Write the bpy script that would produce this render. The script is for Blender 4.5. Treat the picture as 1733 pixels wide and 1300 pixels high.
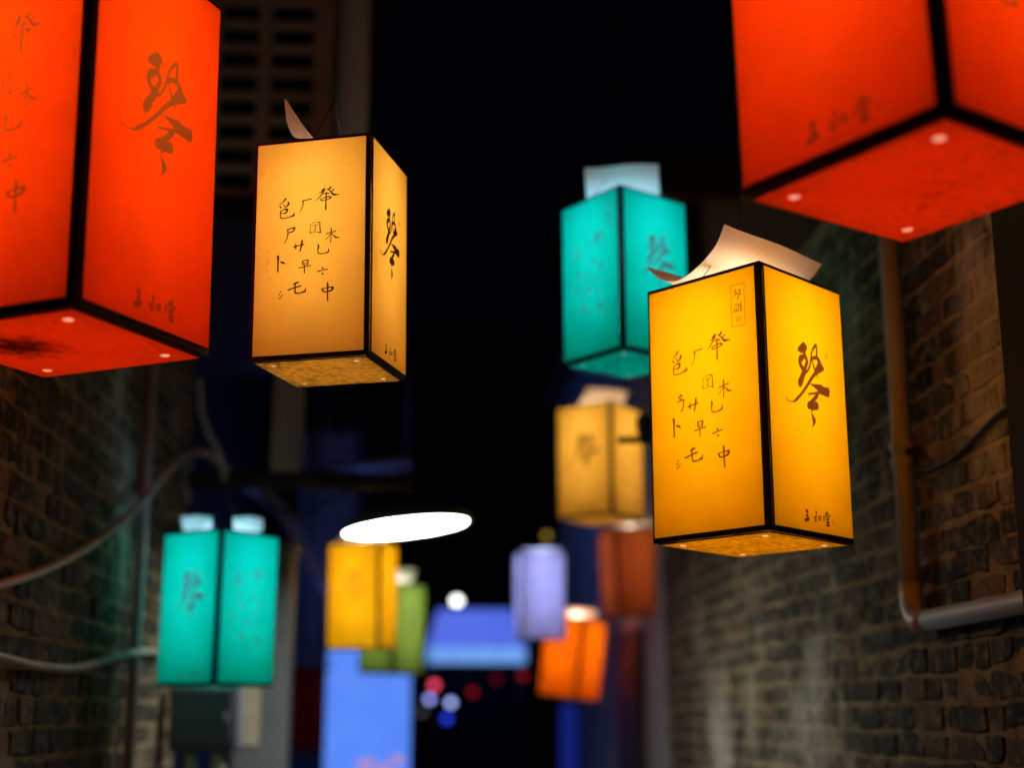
import bpy, bmesh, math, random
import numpy as np
from mathutils import Vector, Matrix, noise

for _o in list(bpy.data.objects):
    bpy.data.objects.remove(_o)
scene = bpy.context.scene
COL = scene.collection
R = math.radians

# ------------------------------------------------------------------ camera
FPX, PITCH, EYE = 2364.45, R(13.274), 1.6
CAM = Vector((0, 0, EYE))
cam_data = bpy.data.cameras.new('camera')
cam_data.sensor_fit = 'HORIZONTAL'
cam_data.sensor_width = 36
cam_data.lens = 36 * FPX / 1733
cam_data.clip_start, cam_data.clip_end = 0.05, 400
cam_data.dof.use_dof = True
cam_data.dof.focus_distance = 3.08
cam_data.dof.aperture_fstop = 1.08
cam_data.dof.aperture_blades = 0
cam = bpy.data.objects.new('camera', cam_data)
cam.location = CAM
cam.rotation_euler = (R(90) + PITCH, 0, 0)
COL.objects.link(cam)
scene.camera = cam

# ------------------------------------------------------------------ night sky
world = bpy.data.worlds.new('World')
scene.world = world
world.use_nodes = True
wn = world.node_tree
for _n in list(wn.nodes):
    wn.nodes.remove(_n)
w_out = wn.nodes.new('ShaderNodeOutputWorld')
w_bg = wn.nodes.new('ShaderNodeBackground')
w_bg.inputs['Color'].default_value = (0.10, 0.13, 0.42, 1)
w_bg.inputs['Strength'].default_value = 0.0016
wn.links.new(w_bg.outputs[0], w_out.inputs[0])

scene.view_settings.view_transform = 'Standard'
scene.view_settings.look = 'None'
scene.view_settings.exposure = 0.0
scene.view_settings.gamma = 1.0
scene.view_settings.use_curve_mapping = False
cy = scene.cycles
cy.use_denoising = True
cy.max_bounces = 10
cy.diffuse_bounces = 6
cy.glossy_bounces = 3
cy.transmission_bounces = 8
cy.sample_clamp_indirect = 6.0
cy.caustics_reflective = False
cy.caustics_refractive = False

# ------------------------------------------------------------------ alley frame
YAW = R(3.76)                       # the alley runs 3.76 degrees left of the camera heading
CA, SA = math.cos(YAW), math.sin(YAW)


def al(X, Y, Z):
    """alley coordinates (X across, Y along, Z above eye level) -> world"""
    return Vector((X * CA - Y * SA, X * SA + Y * CA, Z + EYE))


def ray(u, v):
    x, z = (u - 866.5) / FPX, (650 - v) / FPX
    c, s = math.cos(PITCH), math.sin(PITCH)
    wx, wy, wz = x, c - z * s, s + z * c
    return (wx * CA + wy * SA, -wx * SA + wy * CA, wz)


def hit_x(u, v, X):
    d = ray(u, v)
    t = X / d[0]
    return (X, d[1] * t, d[2] * t)


def hit_y(u, v, Y):
    d = ray(u, v)
    t = Y / d[1]
    return (d[0] * t, Y, d[2] * t)


def project(p):
    q = p - CAM
    c, s = math.cos(PITCH), math.sin(PITCH)
    y = q.y * c + q.z * s
    z = -q.y * s + q.z * c
    if y < 0.1:
        return None
    return 866.5 + FPX * q.x / y, 650 - FPX * z / y, y


# ------------------------------------------------------------------ helpers
class MB:
    """collects shapes, then links them as one mesh object"""

    def __init__(self):
        self.v, self.f, self.m = [], [], []

    def face(self, idx, mat=0):
        self.f.append(tuple(idx))
        self.m.append(mat)

    def box(self, x0, x1, y0, y1, z0, z1, bev=0.0, mat=0):
        b = min(bev, (x1 - x0) * .45, (y1 - y0) * .45, (z1 - z0) * .45)
        n = len(self.v)
        if b <= 0:
            for z in (z0, z1):
                self.v += [(x0, y0, z), (x1, y0, z), (x1, y1, z), (x0, y1, z)]
            for q in ((3, 2, 1, 0), (4, 5, 6, 7), (0, 1, 5, 4), (1, 2, 6, 5), (2, 3, 7, 6), (3, 0, 4, 7)):
                self.face([n + i for i in q], mat)
            return self
        rings = [(z0, b), (z0 + b, 0), (z1 - b, 0), (z1, b)]
        for z, i in rings:
            xa, xb, ya, yb = x0 + i, x1 - i, y0 + i, y1 - i
            k = b if i == 0 else 0.0
            if i == 0:
                self.v += [(xa + k, ya, z), (xb - k, ya, z), (xb, ya + k, z), (xb, yb - k, z),
                           (xb - k, yb, z), (xa + k, yb, z), (xa, yb - k, z), (xa, ya + k, z)]
            else:
                self.v += [(xa, ya, z), (xb, ya, z), (xb, ya, z), (xb, yb, z),
                           (xb, yb, z), (xa, yb, z), (xa, yb, z), (xa, ya, z)]
        for r in range(3):
            for i in range(8):
                j = (i + 1) % 8
                self.face((n + r * 8 + i, n + r * 8 + j, n + r * 8 + 8 + j, n + r * 8 + 8 + i), mat)
        self.face([n + i for i in range(7, -1, -1)], mat)
        self.face([n + 24 + i for i in range(8)], mat)
        return self

    def tube(self, pts, rad, seg=10, mat=0, cap=True):
        pts = [Vector(p) for p in pts]
        n0 = len(self.v)
        t_prev = (pts[1] - pts[0]).normalized()
        ref = Vector((0, 0, 1)) if abs(t_prev.z) < .9 else Vector((1, 0, 0))
        a = t_prev.cross(ref).normalized()
        for i, p in enumerate(pts):
            t = (pts[min(i + 1, len(pts) - 1)] - pts[max(i - 1, 0)]).normalized()
            a = (a - t * a.dot(t)).normalized()
            b = t.cross(a)
            r = rad[i] if isinstance(rad, (list, tuple)) else rad
            for k in range(seg):
                an = 2 * math.pi * k / seg
                self.v.append(tuple(p + a * math.cos(an) * r + b * math.sin(an) * r))
        for i in range(len(pts) - 1):
            for k in range(seg):
                k2 = (k + 1) % seg
                self.face((n0 + i * seg + k, n0 + i * seg + k2, n0 + (i + 1) * seg + k2, n0 + (i + 1) * seg + k), mat)
        if cap:
            self.face([n0 + k for k in range(seg - 1, -1, -1)], mat)
            e = n0 + (len(pts) - 1) * seg
            self.face([e + k for k in range(seg)], mat)
        return self

    def lathe(self, prof, seg=24, mat=0, centre=(0, 0, 0)):
        n0 = len(self.v)
        for r, z in prof:
            for k in range(seg):
                an = 2 * math.pi * k / seg
                self.v.append((centre[0] + r * math.cos(an), centre[1] + r * math.sin(an), centre[2] + z))
        for i in range(len(prof) - 1):
            for k in range(seg):
                k2 = (k + 1) % seg
                self.face((n0 + i * seg + k, n0 + i * seg + k2, n0 + (i + 1) * seg + k2, n0 + (i + 1) * seg + k), mat)
        return self

    def mesh(self, name, mats, smooth=False):
        me = bpy.data.meshes.new(name)
        me.from_pydata(self.v, [], self.f)
        for m in (mats if isinstance(mats, (list, tuple)) else [mats]):
            me.materials.append(m)
        me.polygons.foreach_set('material_index', self.m)
        if smooth:
            me.polygons.foreach_set('use_smooth', [True] * len(me.polygons))
        bm = bmesh.new()
        bm.from_mesh(me)
        bmesh.ops.remove_doubles(bm, verts=bm.verts, dist=1e-6)
        bmesh.ops.recalc_face_normals(bm, faces=bm.faces)
        bm.to_mesh(me)
        bm.free()
        me.update()
        return me

    def build(self, name, mats, parent=None, smooth=False):
        return link(name, self.mesh(name, mats, smooth), parent)


def link(name, me, parent=None):
    o = bpy.data.objects.new(name, me)
    COL.objects.link(o)
    if parent is not None:
        o.parent = parent
    return o


def tag(o, label=None, cat=None, group=None, kind=None):
    if label: o['label'] = label
    if cat: o['category'] = cat
    if group: o['group'] = group
    if kind: o['kind'] = kind
    return o


def empty(name, loc=(0, 0, 0), rz=0.0):
    o = bpy.data.objects.new(name, None)
    o.empty_display_size = .1
    o.location = loc
    o.rotation_euler = (0, 0, rz)
    COL.objects.link(o)
    return o


def spline(pts, n=8):
    """Catmull-Rom through the points"""
    P = [Vector(p) for p in pts]
    out = []
    for i in range(len(P) - 1):
        p0, p1, p2, p3 = P[max(i - 1, 0)], P[i], P[i + 1], P[min(i + 2, len(P) - 1)]
        for k in range(n):
            t = k / n
            out.append(.5 * ((2 * p1) + (p2 - p0) * t + (2 * p0 - 5 * p1 + 4 * p2 - p3) * t * t
                             + (3 * p1 - p0 - 3 * p2 + p3) * t ** 3))
    out.append(P[-1])
    return out


# ------------------------------------------------------------------ materials
def new_mat(name):
    m = bpy.data.materials.new(name)
    m.use_nodes = True
    nt = m.node_tree
    for n in list(nt.nodes):
        nt.nodes.remove(n)
    out = nt.nodes.new('ShaderNodeOutputMaterial')
    return m, nt, out


def node(nt, typ, **kw):
    n = nt.nodes.new(typ)
    for k, v in kw.items():
        if k.startswith('in_'):
            key = k[3:]
            key = int(key) if key.isdigit() else key.replace('_', ' ')
            n.inputs[key].default_value = v
        else:
            setattr(n, k, v)
    return n


def rgba(c):
    return (c[0], c[1], c[2], 1)


def surface(name, col, col2=None, rough=.7, metal=0.0, scale=8, bump=.0, bscale=40, stretch=(1, 1, 1), spec=.3):
    """principled with two-tone noise and fine relief, in object space"""
    m, nt, out = new_mat(name)
    p = node(nt, 'ShaderNodeBsdfPrincipled')
    p.inputs['Roughness'].default_value = rough
    p.inputs['Metallic'].default_value = metal
    p.inputs['Specular IOR Level'].default_value = spec
    tc = node(nt, 'ShaderNodeTexCoord')
    mp = node(nt, 'ShaderNodeMapping')
    mp.inputs['Scale'].default_value = stretch
    nt.links.new(tc.outputs['Object'], mp.inputs[0])
    nz = node(nt, 'ShaderNodeTexNoise', in_Scale=scale, in_Detail=6, in_Roughness=.6)
    nt.links.new(mp.outputs[0], nz.inputs['Vector'])
    rp = node(nt, 'ShaderNodeValToRGB')
    rp.color_ramp.elements[0].position, rp.color_ramp.elements[1].position = .32, .68
    rp.color_ramp.elements[0].color = rgba(col)
    rp.color_ramp.elements[1].color = rgba(col2 or [c * .7 for c in col])
    nt.links.new(nz.outputs['Fac'], rp.inputs[0])
    nt.links.new(rp.outputs[0], p.inputs['Base Color'])
    if bump:
        n2 = node(nt, 'ShaderNodeTexNoise', in_Scale=bscale, in_Detail=5)
        nt.links.new(tc.outputs['Object'], n2.inputs['Vector'])
        b = node(nt, 'ShaderNodeBump', in_Strength=bump, in_Distance=.01)
        nt.links.new(n2.outputs['Fac'], b.inputs['Height'])
        nt.links.new(b.outputs[0], p.inputs['Normal'])
    nt.links.new(p.outputs[0], out.inputs[0])
    return m


def glow(name, col, strength, col2=None, scale=3.0):
    """a thing that gives off light"""
    m, nt, out = new_mat(name)
    e = node(nt, 'ShaderNodeEmission', in_Strength=strength)
    e.inputs['Color'].default_value = rgba(col)
    if col2:
        tc = node(nt, 'ShaderNodeTexCoord')
        nz = node(nt, 'ShaderNodeTexNoise', in_Scale=scale, in_Detail=3)
        nt.links.new(tc.outputs['Object'], nz.inputs['Vector'])
        mx = node(nt, 'ShaderNodeMix', data_type='RGBA')
        mx.inputs['A'].default_value, mx.inputs['B'].default_value = rgba(col), rgba(col2)
        nt.links.new(nz.outputs['Fac'], mx.inputs['Factor'])
        nt.links.new(mx.outputs['Result'], e.inputs['Color'])
    nt.links.new(e.outputs[0], out.inputs[0])
    return m


M_FRAME = surface('black_lacquer', (.010, .008, .009), (.016, .012, .012), rough=.55, scale=20)
M_WIRE = surface('dark_wire', (.02, .02, .02), (.03, .03, .03), rough=.6)
M_MORTAR = surface('lime_mortar', (.40, .30, .18), (.17, .125, .08), rough=.95, scale=9, bump=.6, bscale=70, spec=.1)
M_PVC = surface('painted_pipe', (.46, .45, .44), (.33, .315, .31), rough=.42, scale=5, stretch=(1, 1, .3), spec=.5)
M_CONDUIT = surface('dusty_conduit', (.52, .46, .39), (.38, .33, .28), rough=.6, scale=9)
M_PALE = surface('pale_metal', (.36, .36, .40), (.25, .25, .29), rough=.35, scale=6, spec=.6)
M_PLASTER = surface('stained_plaster', (.62, .63, .60), (.40, .41, .39), rough=.9, scale=1.6, bump=.3)
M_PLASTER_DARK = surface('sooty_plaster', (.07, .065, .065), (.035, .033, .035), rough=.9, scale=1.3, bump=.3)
M_CONCRETE = surface('old_concrete', (.78, .62, .50), (.58, .46, .37), rough=.9, scale=4, bump=.4)
M_VOID = surface('unlit_interior', (.012, .011, .011), (.008, .008, .008), rough=.95)
M_TIMBER = surface('dark_timber', (.028, .018, .013), (.016, .011, .009), rough=.75, scale=4, stretch=(6, 6, .6), bump=.4)
M_TIMBER_MID = surface('brown_timber', (.42, .33, .28), (.28, .21, .18), rough=.7, scale=4, stretch=(6, 6, .6), bump=.3)
M_STEEL = surface('grey_paint', (.20, .215, .24), (.14, .15, .17), rough=.5, scale=3, spec=.5)
M_BOX = surface('meter_box_paint', (.17, .17, .22), (.12, .12, .16), rough=.5, scale=3)
M_PAPER = surface('beige_paper', (.62, .55, .42), (.5, .43, .32), rough=.85, scale=6)
M_BANNER = surface('dark_red_cloth', (.45, .02, .06), (.34, .015, .045), rough=.9, scale=3)
M_SHADE = surface('green_enamel', (.045, .075, .06), (.03, .05, .04), rough=.4, scale=5, spec=.5)
M_STONE = surface('granite_slab', (.17, .165, .16), (.10, .10, .098), rough=.8, scale=6, bump=.4)
M_GROUND = surface('dark_paving', (.075, .073, .072), (.045, .045, .046), rough=.85, scale=1.2, bump=.3)
M_ROOF = surface('red_brown_eave', (.075, .022, .016), (.045, .015, .012), rough=.8, scale=3)


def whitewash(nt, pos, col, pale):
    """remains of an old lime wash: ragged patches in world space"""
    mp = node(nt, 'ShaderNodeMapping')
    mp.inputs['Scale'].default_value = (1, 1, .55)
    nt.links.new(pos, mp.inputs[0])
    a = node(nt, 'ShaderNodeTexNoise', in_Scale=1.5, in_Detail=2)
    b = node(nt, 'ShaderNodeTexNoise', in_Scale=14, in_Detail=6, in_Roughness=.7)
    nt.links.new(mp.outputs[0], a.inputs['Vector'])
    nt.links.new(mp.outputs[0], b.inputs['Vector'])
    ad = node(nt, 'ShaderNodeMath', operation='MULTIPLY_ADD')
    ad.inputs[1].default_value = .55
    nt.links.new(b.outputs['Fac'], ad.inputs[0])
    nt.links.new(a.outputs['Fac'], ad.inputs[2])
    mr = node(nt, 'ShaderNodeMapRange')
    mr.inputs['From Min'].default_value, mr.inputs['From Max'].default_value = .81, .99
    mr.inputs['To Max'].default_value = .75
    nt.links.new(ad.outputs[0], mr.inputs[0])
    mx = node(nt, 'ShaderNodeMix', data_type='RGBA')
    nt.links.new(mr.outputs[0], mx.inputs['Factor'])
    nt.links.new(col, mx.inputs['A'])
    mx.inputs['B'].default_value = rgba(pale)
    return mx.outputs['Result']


def brick_material():
    m, nt, out = new_mat('weathered_brick')
    p = node(nt, 'ShaderNodeBsdfPrincipled', in_Roughness=.88)
    p.inputs['Specular IOR Level'].default_value = .2
    at = node(nt, 'ShaderNodeAttribute', attribute_name='tone')
    geo = node(nt, 'ShaderNodeNewGeometry')
    nz = node(nt, 'ShaderNodeTexNoise', in_Scale=22, in_Detail=6, in_Roughness=.65)
    nt.links.new(geo.outputs['Position'], nz.inputs['Vector'])
    r1 = node(nt, 'ShaderNodeValToRGB')
    e = r1.color_ramp.elements
    e[0].position, e[0].color = 0.0, (.020, .020, .018, 1)
    e[1].position, e[1].color = 1.0, (.17, .105, .065, 1)
    for pos, c in ((.35, (.032, .029, .025, 1)), (.62, (.052, .045, .035, 1)), (.85, (.085, .058, .040, 1))):
        k = e.new(pos)
        k.color = c
    nt.links.new(at.outputs['Fac'], r1.inputs[0])
    r2 = node(nt, 'ShaderNodeValToRGB')
    r2.color_ramp.elements[0].position, r2.color_ramp.elements[1].position = .48, .78
    r2.color_ramp.elements[0].color, r2.color_ramp.elements[1].color = (0, 0, 0, 1), (1, 1, 1, 1)
    nt.links.new(nz.outputs['Fac'], r2.inputs[0])
    mx = node(nt, 'ShaderNodeMix', data_type='RGBA')
    nt.links.new(r2.outputs[0], mx.inputs['Factor'])
    nt.links.new(r1.outputs[0], mx.inputs['A'])
    mx.inputs['B'].default_value = (.32, .26, .18, 1)      # lime smeared over the face
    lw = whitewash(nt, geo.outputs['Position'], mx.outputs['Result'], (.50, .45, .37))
    nt.links.new(lw, p.inputs['Base Color'])
    n2 = node(nt, 'ShaderNodeTexNoise', in_Scale=90, in_Detail=4)
    nt.links.new(geo.outputs['Position'], n2.inputs['Vector'])
    b = node(nt, 'ShaderNodeBump', in_Strength=.5, in_Distance=.006)
    nt.links.new(n2.outputs['Fac'], b.inputs['Height'])
    nt.links.new(b.outputs[0], p.inputs['Normal'])
    nt.links.new(p.outputs[0], out.inputs[0])
    return m


M_BRICK = brick_material()
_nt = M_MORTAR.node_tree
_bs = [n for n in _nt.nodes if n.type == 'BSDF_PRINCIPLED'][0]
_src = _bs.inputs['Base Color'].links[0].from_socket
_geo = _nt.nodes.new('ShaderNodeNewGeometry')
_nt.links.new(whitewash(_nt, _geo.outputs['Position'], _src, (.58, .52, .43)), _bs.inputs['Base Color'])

# ================================================================== setting
gm = MB()
gm.v = [(-120, -60, 0), (120, -60, 0), (120, 240, 0), (-120, 240, 0)]
gm.face((0, 1, 2, 3))
tag(gm.build('ground', M_GROUND), kind='structure')


def alley_obj(mb, name, mats, X, Y, Z, parent=None, smooth=False, rz=0.0):
    """links a mesh at an alley position (floor height Z above the ground) turned with the alley"""
    o = mb.build(name, mats, parent, smooth)
    if parent is None:
        p = al(X, Y, 0)
        o.location = (p.x, p.y, Z)
        o.rotation_euler = (0, 0, YAW + rz)
    return o


def alley_root(name, X, Y, Z=0.0, rz=0.0):
    p = al(X, Y, 0)
    return empty(name, (p.x, p.y, Z), YAW + rz)


pv = MB()
pv.box(-1.55, 2.4, -1.0, 30, .004, .02)
pave = alley_obj(pv, 'pavement', M_STONE, 0, 0, 0)
tag(pave, kind='structure')

# ------------------------------------------------------------------ brick walls
rng = random.Random(7)
JOINT = .0125
VARIANTS = []
for k in range(28):
    mb = MB()
    n = 12
    ring = []
    corners = [(-.5, -.5), (.5, -.5), (.5, .5), (-.5, .5)]
    outline = []
    for i in range(4):
        a, b = corners[i], corners[(i + 1) % 4]
        outline.append((a[0] + rng.uniform(-.02, .02), a[1] + rng.uniform(-.06, .06)))
        for t in ((.33, .68) if i % 2 == 0 else (.5,)):
            outline.append((a[0] + (b[0] - a[0]) * t + rng.uniform(-.02, .02),
                            a[1] + (b[1] - a[1]) * t + rng.uniform(-.09, .09)))
    if rng.random() < .6:                      # a knocked-off corner
        c = rng.choice((0, 3, 5, 8))
        outline[c] = (outline[c][0] * rng.uniform(.70, .9), outline[c][1] * rng.uniform(.4, .85))
    n = len(outline)
    for y, z in outline:
        mb.v.append((-.06, y, z))
    for y, z in outline:
        mb.v.append((-.004, y * .995, z * .99))
    tilt = rng.uniform(-.004, .004)
    for y, z in outline:
        mb.v.append((.002 + tilt * y + rng.uniform(-.0012, .0012), y * .965, z * .88))
    mb.v.append((.0025 + rng.uniform(-.001, .002), rng.uniform(-.1, .1), rng.uniform(-.1, .1)))
    for r_ in (0, 1):
        for i in range(n):
            j = (i + 1) % n
            mb.face((r_ * n + i, r_ * n + j, r_ * n + n + j, r_ * n + n + i))
    for i in range(n):
        mb.face((2 * n + i, 2 * n + (i + 1) % n, 3 * n))
    me = mb.mesh('brick', M_BRICK)
    tone = (k + .5) / 28
    at = me.attributes.new('tone', 'FLOAT', 'FACE')
    at.data.foreach_set('value', [tone] * len(me.polygons))
    VARIANTS.append((me, [tuple(v) for v in mb.v], [tuple(f) for f in mb.f], tone))


def brick_wall(X, sgn, Y0, Y1, H, label, seed, COURSE, BLEN):
    """sgn = +1: the face looks towards +X (left wall), -1: towards -X (right wall)"""
    rg = random.Random(seed)
    rz = 0.0 if sgn > 0 else math.pi
    # local frame: x out of the wall, y along it, z up; turned half a circle for the right wall
    step = .022
    ny, nz_ = int((Y1 - Y0) / step), int(H / step)
    V, F = [], []
    loc_y = (lambda y: y) if sgn > 0 else (lambda y: -y)
    for j in range(nz_ + 1):
        z = H * j / nz_
        for i in range(ny + 1):
            y = Y0 + (Y1 - Y0) * i / ny
            q = Vector((seed * 3.1, y * 7, z * 9))
            d = noise.noise(q) * .0042 + noise.noise(q * 3.3) * .0026 + noise.noise(Vector((seed, y * 1.1, z * 1.3))) * .003
            V.append((d - .0022, loc_y(y), z))
    for j in range(nz_):
        for i in range(ny):
            a = j * (ny + 1) + i
            q = (a, a + 1, a + ny + 2, a + ny + 1)
            F.append(q if sgn > 0 else q[::-1])
    me = bpy.data.meshes.new('brick_wall')
    nb = len(V)
    ya, yb = sorted((loc_y(Y0), loc_y(Y1)))
    bx = MB().box(-.24, -.03, ya, yb, 0, H - .001)
    V += bx.v
    F += [tuple(nb + i for i in f) for f in bx.f]
    me.from_pydata(V, [], F)
    me.materials.append(M_MORTAR)
    me.polygons.foreach_set('use_smooth', [True] * len(me.polygons))
    wall = link('brick_wall', me)
    p = al(X, 0, 0)
    wall.location = (p.x, p.y, 0)
    wall.rotation_euler = (0, 0, YAW + rz)
    tag(wall, label, 'wall')
    # bricks
    spots = []
    row = 0
    z = .05
    while z + COURSE < H:
        y = Y0 + (.0 if row % 2 else .12) + rg.uniform(0, .03)
        while y + .1 < Y1:
            L = BLEN * (rg.choice((1, .95, .62, .5, .48, .8)) + rg.uniform(-.06, .06))
            L = min(L, Y1 - y)
            h = COURSE - JOINT + rg.uniform(-.006, .005)
            wave = .012 * noise.noise(Vector((y * .8, z * .5, seed))) + .005 * noise.noise(Vector((y * 3, z * 9, seed)))
            spots.append((y + L / 2, z + wave + COURSE / 2 + rg.uniform(-.004, .004), L - JOINT * rg.uniform(.6, 1.5), h,
                          rg.uniform(-.0035, .0045), rg.randrange(28), rg.uniform(-.02, .02)))
            y += L
        z += COURSE
        row += 1
    scored = []
    for k, s in enumerate(spots):
        pr = project(al(X, s[0], s[1] - EYE))
        sc = 0.0
        if pr and -20 < pr[0] < 1753 and -20 < pr[1] < 1320:
            hidden = pr[1] < 330 if sgn < 0 else (pr[1] < 620 and pr[0] < 340)
            sc = s[2] * s[3] / pr[2] ** 3 * (.2 if hidden else 1)
        scored.append((sc, k))
    scored.sort(reverse=True)
    top = {k for sc, k in scored[:300] if sc > 0}
    SV, SF, ST = [], [], []
    for k, (y, zc, L, h, out_, vi, roll) in enumerate(spots):
        me_v, vv, ff, tone = VARIANTS[vi]
        if k in top:
            b = link('brick', me_v, wall)
            b.location = (out_, loc_y(y), zc)
            b.scale = (1, L, h)
            b.rotation_euler = (roll * .6, 0, 0)
        else:
            n0 = len(SV)
            SV += [(out_ + v[0], loc_y(y) + v[1] * L, zc + v[2] * h) for v in vv]
            SF += [tuple(n0 + i for i in f) for f in ff]
            ST += [tone] * len(ff)
    sm = bpy.data.meshes.new('brickwork')
    sm.from_pydata(SV, [], SF)
    sm.materials.append(M_BRICK)
    a_ = sm.attributes.new('tone', 'FLOAT', 'FACE')
    a_.data.foreach_set('value', ST)
    so = link('brickwork', sm, wall)
    so['kind'] = 'stuff'
    return wall


XR, XL = 1.45, -1.08
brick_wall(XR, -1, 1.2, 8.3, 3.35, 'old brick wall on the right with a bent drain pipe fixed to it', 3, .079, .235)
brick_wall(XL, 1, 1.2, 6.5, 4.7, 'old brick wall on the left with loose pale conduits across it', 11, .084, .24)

# ------------------------------------------------------------------ buildings round the alley
# neighbour house set back behind the right wall: dark mass against the sky
hr = alley_root('neighbour_house', 2.45, 0)
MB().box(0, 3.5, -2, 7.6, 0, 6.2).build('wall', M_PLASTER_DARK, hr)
MB().box(-.18, 3.7, -2.2, 7.75, 6.203, 6.35, .02).build('eave', M_TIMBER, hr)
tag(hr, 'unlit house rising behind the right brick wall', 'house')

# plastered house end beyond the right wall
ph = alley_root('plaster_house', 1.49, 8.45)
MB().box(0, 1.3, 0, 6.5, 0, 4.86).build('wall', M_PLASTER, ph)
MB().box(-.20, 1.45, -.12, 6.6, 4.863, 5.16, .02).build('eave', M_ROOF, ph)
MB().box(.52, .9, -.025, -.002, 3.85, 4.35, .01).build('shutter', M_TIMBER, ph)
MB().box(.16, .27, -.10, -.003, 0, 4.8, .02).build('corner_post', M_TIMBER, ph)
tag(ph, 'pale plaster house end behind the turquoise lantern on the right', 'house')

# left: shop row set back beyond the brick wall
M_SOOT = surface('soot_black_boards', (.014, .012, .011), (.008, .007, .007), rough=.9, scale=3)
sr = alley_root('shop_row', -1.62, 6.56)
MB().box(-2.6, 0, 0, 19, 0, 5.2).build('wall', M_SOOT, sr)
for i, y in enumerate((2.2, 4.9, 8.0, 11.5)):
    d = MB().box(.002, .03, y, y + 1.0, .02, 2.25, .01).build('door', M_TIMBER, sr)
    MB().lathe([(0, -.02), (.02, -.02), (.02, .02), (0, .02)], 10, centre=(.045, y + .12, 1.05)).build('handle', M_PALE, d)
    MB().box(.002, .05, y - .08, y + 1.08, 2.26, 2.36, .01).build('lintel', M_CONCRETE, sr)
tag(sr, 'dark shop row set back on the left beyond the brick wall', 'building')

# left: upper bay with a pierced lattice screen, overhanging the alley
BY = 6.62
BZ = hit_y(500, 332, BY)[2] + EYE                  # underside of the bay
bx0 = hit_y(300, 100, BY)[0]
bx1 = hit_y(623, 100, BY)[0]
bay = alley_root('upper_bay', 0, BY, BZ)
tag(bay, 'upper storey bay with a pierced concrete lattice screen above the amber lantern', 'building')
MB().box(bx0 - .3, bx1 - .02, .35, 3.2, .0, 3.0).build('room', M_VOID, bay)
MB().box(bx0 - .32, bx1 + .01, -.03, 3.25, -.14, -.003, .01).build('floor_slab', M_TIMBER, bay)
col_px = [(310, 348), (372, 436), (458, 530)]       # openings, left to right
edges = []
for a, b in col_px:
    edges.append((hit_y(a, 100, BY)[0], hit_y(b, 100, BY)[0]))
mull = [(bx0 - .1, edges[0][0])] + [(edges[i][1], edges[i + 1][0]) for i in range(2)]
for x0, x1 in mull:
    MB().box(x0, x1, 0, .07, 0, 3.0, .008).build('mullion', M_CONCRETE, bay)
post_x = (hit_y(530, 100, BY)[0], hit_y(563, 100, BY)[0])
MB().box(post_x[0], post_x[1], -.012, .155, 0, 3.0, .01).build('corner_post', M_CONCRETE, bay)
pitch = (hit_y(500, 60, BY)[2] - hit_y(500, 100.1, BY)[2])
z = .0
while z < 2.95:
    for x0, x1 in edges:
        MB().box(x0 + .001, x1 - .001, .012, .055, z, z + pitch * .32, .006).build('lattice_bar', M_CONCRETE, bay)
    z += pitch
# pale pipe shaft beside the screen
sx0, sx1 = hit_y(572, 100, BY - .1)[0], hit_y(624, 100, BY - .1)[0]
sh = alley_root('drain_shaft', (sx0 + sx1) / 2, BY - .07, BZ - .05)
pr_ = [((sx1 - sx0) / 2 + .0, z_) for z_ in (0, 3.1)]
MB().lathe([(0, 0)] + pr_ + [(0, 3.1)], 28).build('pipe', surface('grey_render', (.80, .70, .64), (.66, .57, .52), rough=.8, scale=3), sh, smooth=True)
MB().lathe([((sx1 - sx0) / 2 + .012, 1.55), ((sx1 - sx0) / 2 + .012, 1.62)], 28).build('collar', M_PALE, sh, smooth=True)
tag(sh, 'wide pale drain shaft at the right edge of the lattice bay', 'pipe')

# beam and hanging post under the bay
bm_a, bm_b = hit_y(262, 818, 6.35), hit_y(700, 808, 6.35)
bmz = (bm_a[2] + bm_b[2]) / 2 + EYE
beam = alley_root('cross_beam', 0, 6.35, bmz)
MB().box(-1.09, bm_b[0], -.04, .04, -.036, .036, .008).build('bar', M_TIMBER, beam)
MB().box(-1.075, -1.05, -.09, .09, -.10, .10, .006).build('wall_plate', M_STEEL, beam)
tag(beam, 'brown horizontal beam crossing from the left above the round lamp', 'beam')
tp = MB()
ta, tb = hit_y(543, 797, 12.1), hit_y(694, 782, 12.1)
tp.tube([(ta[0], 0, 0), (tb[0], 0, tb[2] - ta[2])], .055, 12)
for x_ in (ta[0] + .03, tb[0] - .03):
    tp.tube([(x_, 0, .0), (x_, .06, 2.8)], .006, 6)
to = alley_obj(tp, 'pale_tube', M_PALE, 0, 12.1, ta[2] + EYE, smooth=True)
tag(to, 'pale tube slung level high above the blue light box', 'tube')
hp = alley_root('hanging_post', hit_y(487, 720, 6.35)[0], 6.35, bmz + .037)
MB().box(-.07, .07, -.05, .05, 0, 1.42, .012).build('post', M_TIMBER_MID, hp)
MB().box(-.085, .085, -.065, .065, 1.423, 1.47, .01).build('cap', M_TIMBER_MID, hp)
tag(hp, 'brown timber post standing on the cross beam below the lattice bay', 'post')

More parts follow.
